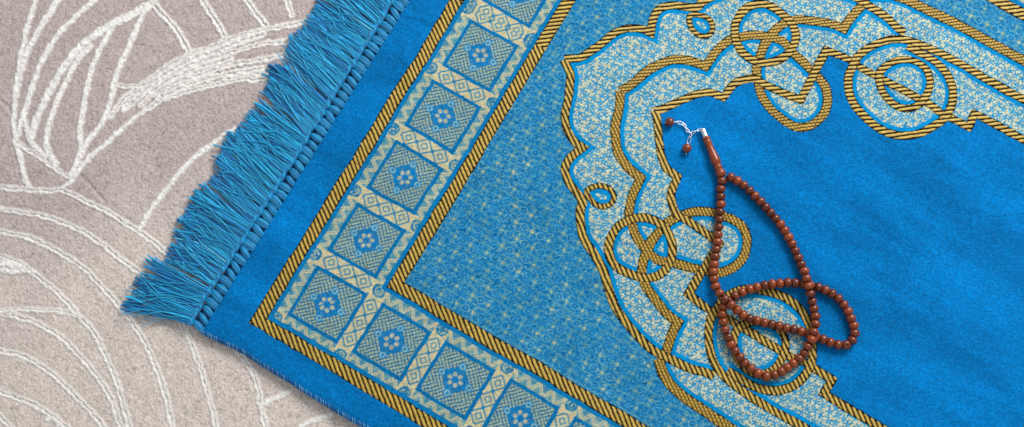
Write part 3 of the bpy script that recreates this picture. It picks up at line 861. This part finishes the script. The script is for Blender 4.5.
def lathe(profile, seg=20, axis_pts=None):
    """profile list of (z, r) -> V, F (quads)"""
    V = []; F_ = []
    for z, r in profile:
        for s in range(seg):
            a = 2*math.pi*s/seg; V.append((r*math.cos(a), r*math.sin(a), z))
    for i in range(len(profile)-1):
        for s in range(seg):
            F_.append((i*seg+s, i*seg+(s+1) % seg, (i+1)*seg+(s+1) % seg, (i+1)*seg+s))
    return np.array(V), np.array(F_)
def bead_profile(r, h, hole=.8):
    pr = [(-h*.80, hole*.8), (-h*.93, hole)]
    for k_ in range(0, 15):
        a = -math.pi/2 + math.pi*(k_+1.1)/16.2
        pr.append((h*math.sin(a)*1.0, hole*.9+(r-hole*.9)*abs(math.cos(a))**.82))
    pr += [(h*.93, hole), (h*.80, hole*.8)]
    return [(z*U, q*U) for z, q in pr]
Vb, Fb = lathe(bead_profile(5.0, 4.05), 24)
bead_me = raw_mesh('bead', Vb, Fb); bead_me.materials.append(M_bead)
Vb, Fb = lathe(bead_profile(5.4, 4.5), 24)
bead_big = raw_mesh('bead_big', Vb, Fb); bead_big.materials.append(M_bead)

def orient(o, direction, loc, parent=None, roll=0.0):
    d = Vector(direction).normalized(); q = d.to_track_quat('Z', 'Y')
    o.matrix_world = Matrix.Translation(Vector(loc)) @ q.to_matrix().to_4x4() @ Matrix.Rotation(roll, 4, 'Z')
def child(name, me_, parent, direction, loc, scale=1.0):
    o = bpy.data.objects.new(name, me_); col.objects.link(o)
    d = Vector(direction).normalized(); q = d.to_track_quat('Z', 'Y')
    o.parent = parent
    o.location = Vector(loc) - parent.location
    o.rotation_mode = 'QUATERNION'; o.rotation_quaternion = q @ Matrix.Rotation(random.uniform(0, 6), 3, 'Z').to_quaternion()
    o.scale = (scale, scale, scale)
    return o
nb_ = len(pts3)
first = None
for i in range(nb_):
    d = pts3[min(i+1, nb_-1)] - pts3[max(i-1, 0)]
    d = d + rng.normal(0, .035, 3)*np.linalg.norm(d)*[1, 1, .6]
    if i == 33: d = np.array([-.10, -.18, 1.0])     # this one lies with its hole upward
    big = (i == 67)
    o = child('bead', bead_big if big else bead_me, beads_root, d, pts3[i], random.uniform(.96, 1.03))
    o['group'] = 'beads of the prayer string'
# cord through the beads
head_end = world_px(722, 175.5, 5.5+drape1(722, 175))
cpts = np.vstack([head_end[None], pts3, head_end[None]])
cs = spline(cpts, step=.003)
V, F_ = tubes(cs[None], np.full((1, len(cs)), .55*U), 6)
V = V-np.array(root_loc)
mesh_obj('cord', raw_mesh('cord', V, F_), M_cord, beads_root)

# turned head bead
h0 = world_px(705.6, 136.6, 4.6+drape1(705, 136)); h1 = world_px(722.2, 177.0, 5.4+drape1(722, 176))
hd = h1-h0; Lh = np.linalg.norm(hd)/U
prof = [(0, .6), (0, 2.5), (.5, 3.6), (1.6, 4.2), (2.8, 4.1), (3.6, 3.4), (4.2, 3.5), (5.0, 3.9), (6.0, 3.9), (8, 3.7), (11, 3.6), (14, 3.75), (17, 4.05), (20, 4.45), (23, 4.85),
        (25.5, 5.1), (27.5, 5.0), (29, 4.2), (30, 3.5), (30.6, 3.6), (31.4, 4.3), (32.6, 4.7), (33.8, 4.3), (34.5, 3.5), (35.1, 3.7), (36.0, 4.5), (38, 5.2), (40, 5.1), (41.8, 4.2), (42.6, 2.6), (42.8, .7)]
sc_ = Lh/42.8
Vh, Fh = lathe([(z*U*sc_, r*U) for z, r in prof], 28)
hb = child('head_bead', raw_mesh('head_bead', Vh, Fh), beads_root, hd, h0); hb.data.materials.append(M_bead)
hb['label'] = 'long turned brown bead joining both ends of the string'
# metal cap
hu = hd/np.linalg.norm(hd)
Vc, Fc = lathe([(z*U, r*U) for z, r in [(-8.8, .5), (-8.8, 2.3), (-8.5, 2.7), (-8.0, 2.8), (-.6, 2.95), (0, 3.0), (.5, 2.8), (.5, .5)]], 24)
cap = child('metal_cap', raw_mesh('metal_cap', Vc, Fc), beads_root, hd, h0); cap.data.materials.append(M_metal)

# chain: small wire links
def link_mesh(ln, wd, r):
    n = 18; P_ = []
    for i in range(n+1):
        a = 2*math.pi*i/n
        P_.append((ln/2*np.sign(math.cos(a))*abs(math.cos(a))**.8*U, wd/2*np.sign(math.sin(a))*abs(math.sin(a))**.8*U, 0))
    P_ = np.array(P_)
    V, F_ = tubes(P_[None], np.full((1, n+1), r*U), 6)
    return raw_mesh('link', V, F_)
lm = link_mesh(5.0, 2.7, .34); lm.materials.append(M_metal)
lm2 = link_mesh(8.4, 3.0, .34); lm2.materials.append(M_metal)
chain = empty('chain', (0, 0, 0)); chain.parent = beads_root
def link(a, b, me_, roll, z=1.6):
    A = world_px(a[0], a[1], z+drape1(*a)); B = world_px(b[0], b[1], z+drape1(*b)); d = Vector(B-A).normalized()
    o = bpy.data.objects.new('link', me_); col.objects.link(o); o.parent = chain
    q = d.to_track_quat('X', 'Z')
    o.rotation_mode = 'QUATERNION'; o.rotation_quaternion = q @ Matrix.Rotation(roll, 3, 'X').to_quaternion()
    o.location = Vector((A+B)/2) - beads_root.location
link((702.5,128.6),(696.8,131), lm, .3, 3.2); link((698.8,130.2),(694.2,131.6), lm, 1.2, 2.4); link((695.4,131.4),(690.8,133.6), lm, .3, 2)
link((692,133.4),(687.6,131.2), lm, 1.2); link((689,132.6),(686,128.6), lm, .3); link((687,129.8),(684.4,125.8), lm, 1.2); link((686,127.4),(683,123.4), lm, .3)
link((684.2,124.4),(677.4,121.8), lm2, .2, 2.2); link((691,134),(689.6,138.4), lm, .8); 
link((690.2,136.6),(688.2,143.8), lm2, .2, 2.2)
def wire(a, za, b, zb_, r=.45, parent=beads_root, name='pin'):
    A = world_px(a[0], a[1], za+drape1(*a)); B = world_px(b[0], b[1], zb_+drape1(*b))
    V, F_ = tubes(np.linspace(A, B, 4)[None], np.full((1, 4), r*U), 6)
    o = mesh_obj(name, raw_mesh(name, V-np.array(root_loc) - (np.array(parent.location) if parent is not beads_root else 0), F_), M_metal, parent); return o
Vp, Fp = lathe(bead_profile(4.7, 4.5, .6), 24)
pm = raw_mesh('hanging_bead', Vp, Fp); pm.materials.append(M_bead)
for (c, a, b) in (((669.7,122), (664.6,122.6), (677.5,121.9)), ((686.9,148.2), (686.0,154.4), (688.4,143))):
    A = world_px(*a, 4.2); B = world_px(*b, 4.2)
    o = child('hanging_bead', pm, beads_root, B-A, world_px(c[0], c[1], 4.5+drape1(*c)))
    w = wire(a, 3.9, b, 3.4)
    bp_ = child('pin_tip', None, beads_root, B-A, world_px(a[0], a[1], 3.9+drape1(*a))) if False else None

# ------------------------------------------------------------------ camera
cam = bpy.data.cameras.new('camera'); cam.sensor_width = 36; cam.lens = 36*F/1024; cam.clip_end = 50; cam.clip_start = .01
co_ = bpy.data.objects.new('camera', cam); col.objects.link(co_)
def c2w(v):  # camera-space vector (x right, y down, z forward) -> world
    return Vector((v @ e1, -(v @ e2), -(v @ nrm)))
cx_ = c2w(np.array([1., 0, 0])); cy_ = c2w(np.array([0, -1., 0])); cz_ = c2w(np.array([0, 0, -1.]))
Mx = Matrix((cx_, cy_, cz_)).transposed().to_4x4(); Mx.translation = Vector((0, 0, D*U))
co_.matrix_world = Mx
scene.camera = co_

# ------------------------------------------------------------------ light: one soft window above the top of the frame
w = bpy.data.worlds.new('World'); scene.world = w; w.use_nodes = True
bg = w.node_tree.nodes['Background']; bg.inputs[0].default_value = (.93, .96, 1, 1); bg.inputs[1].default_value = .5
la = bpy.data.lights.new('window_light', 'AREA'); la.shape = 'RECTANGLE'; la.size = 1.1; la.size_y = .8; la.energy = 51; la.color = (1, .97, .93)
lo_ = bpy.data.objects.new('window_light', la); col.objects.link(lo_)
lo_.location = (.98, 1.62, 1.36)
lo_.rotation_euler = (Vector((0, .2, 0))-Vector(lo_.location)).to_track_quat('-Z', 'Y').to_euler()

scene.view_settings.view_transform = 'Standard'; scene.view_settings.look = 'None'
scene.view_settings.exposure = 0; scene.view_settings.gamma = 1
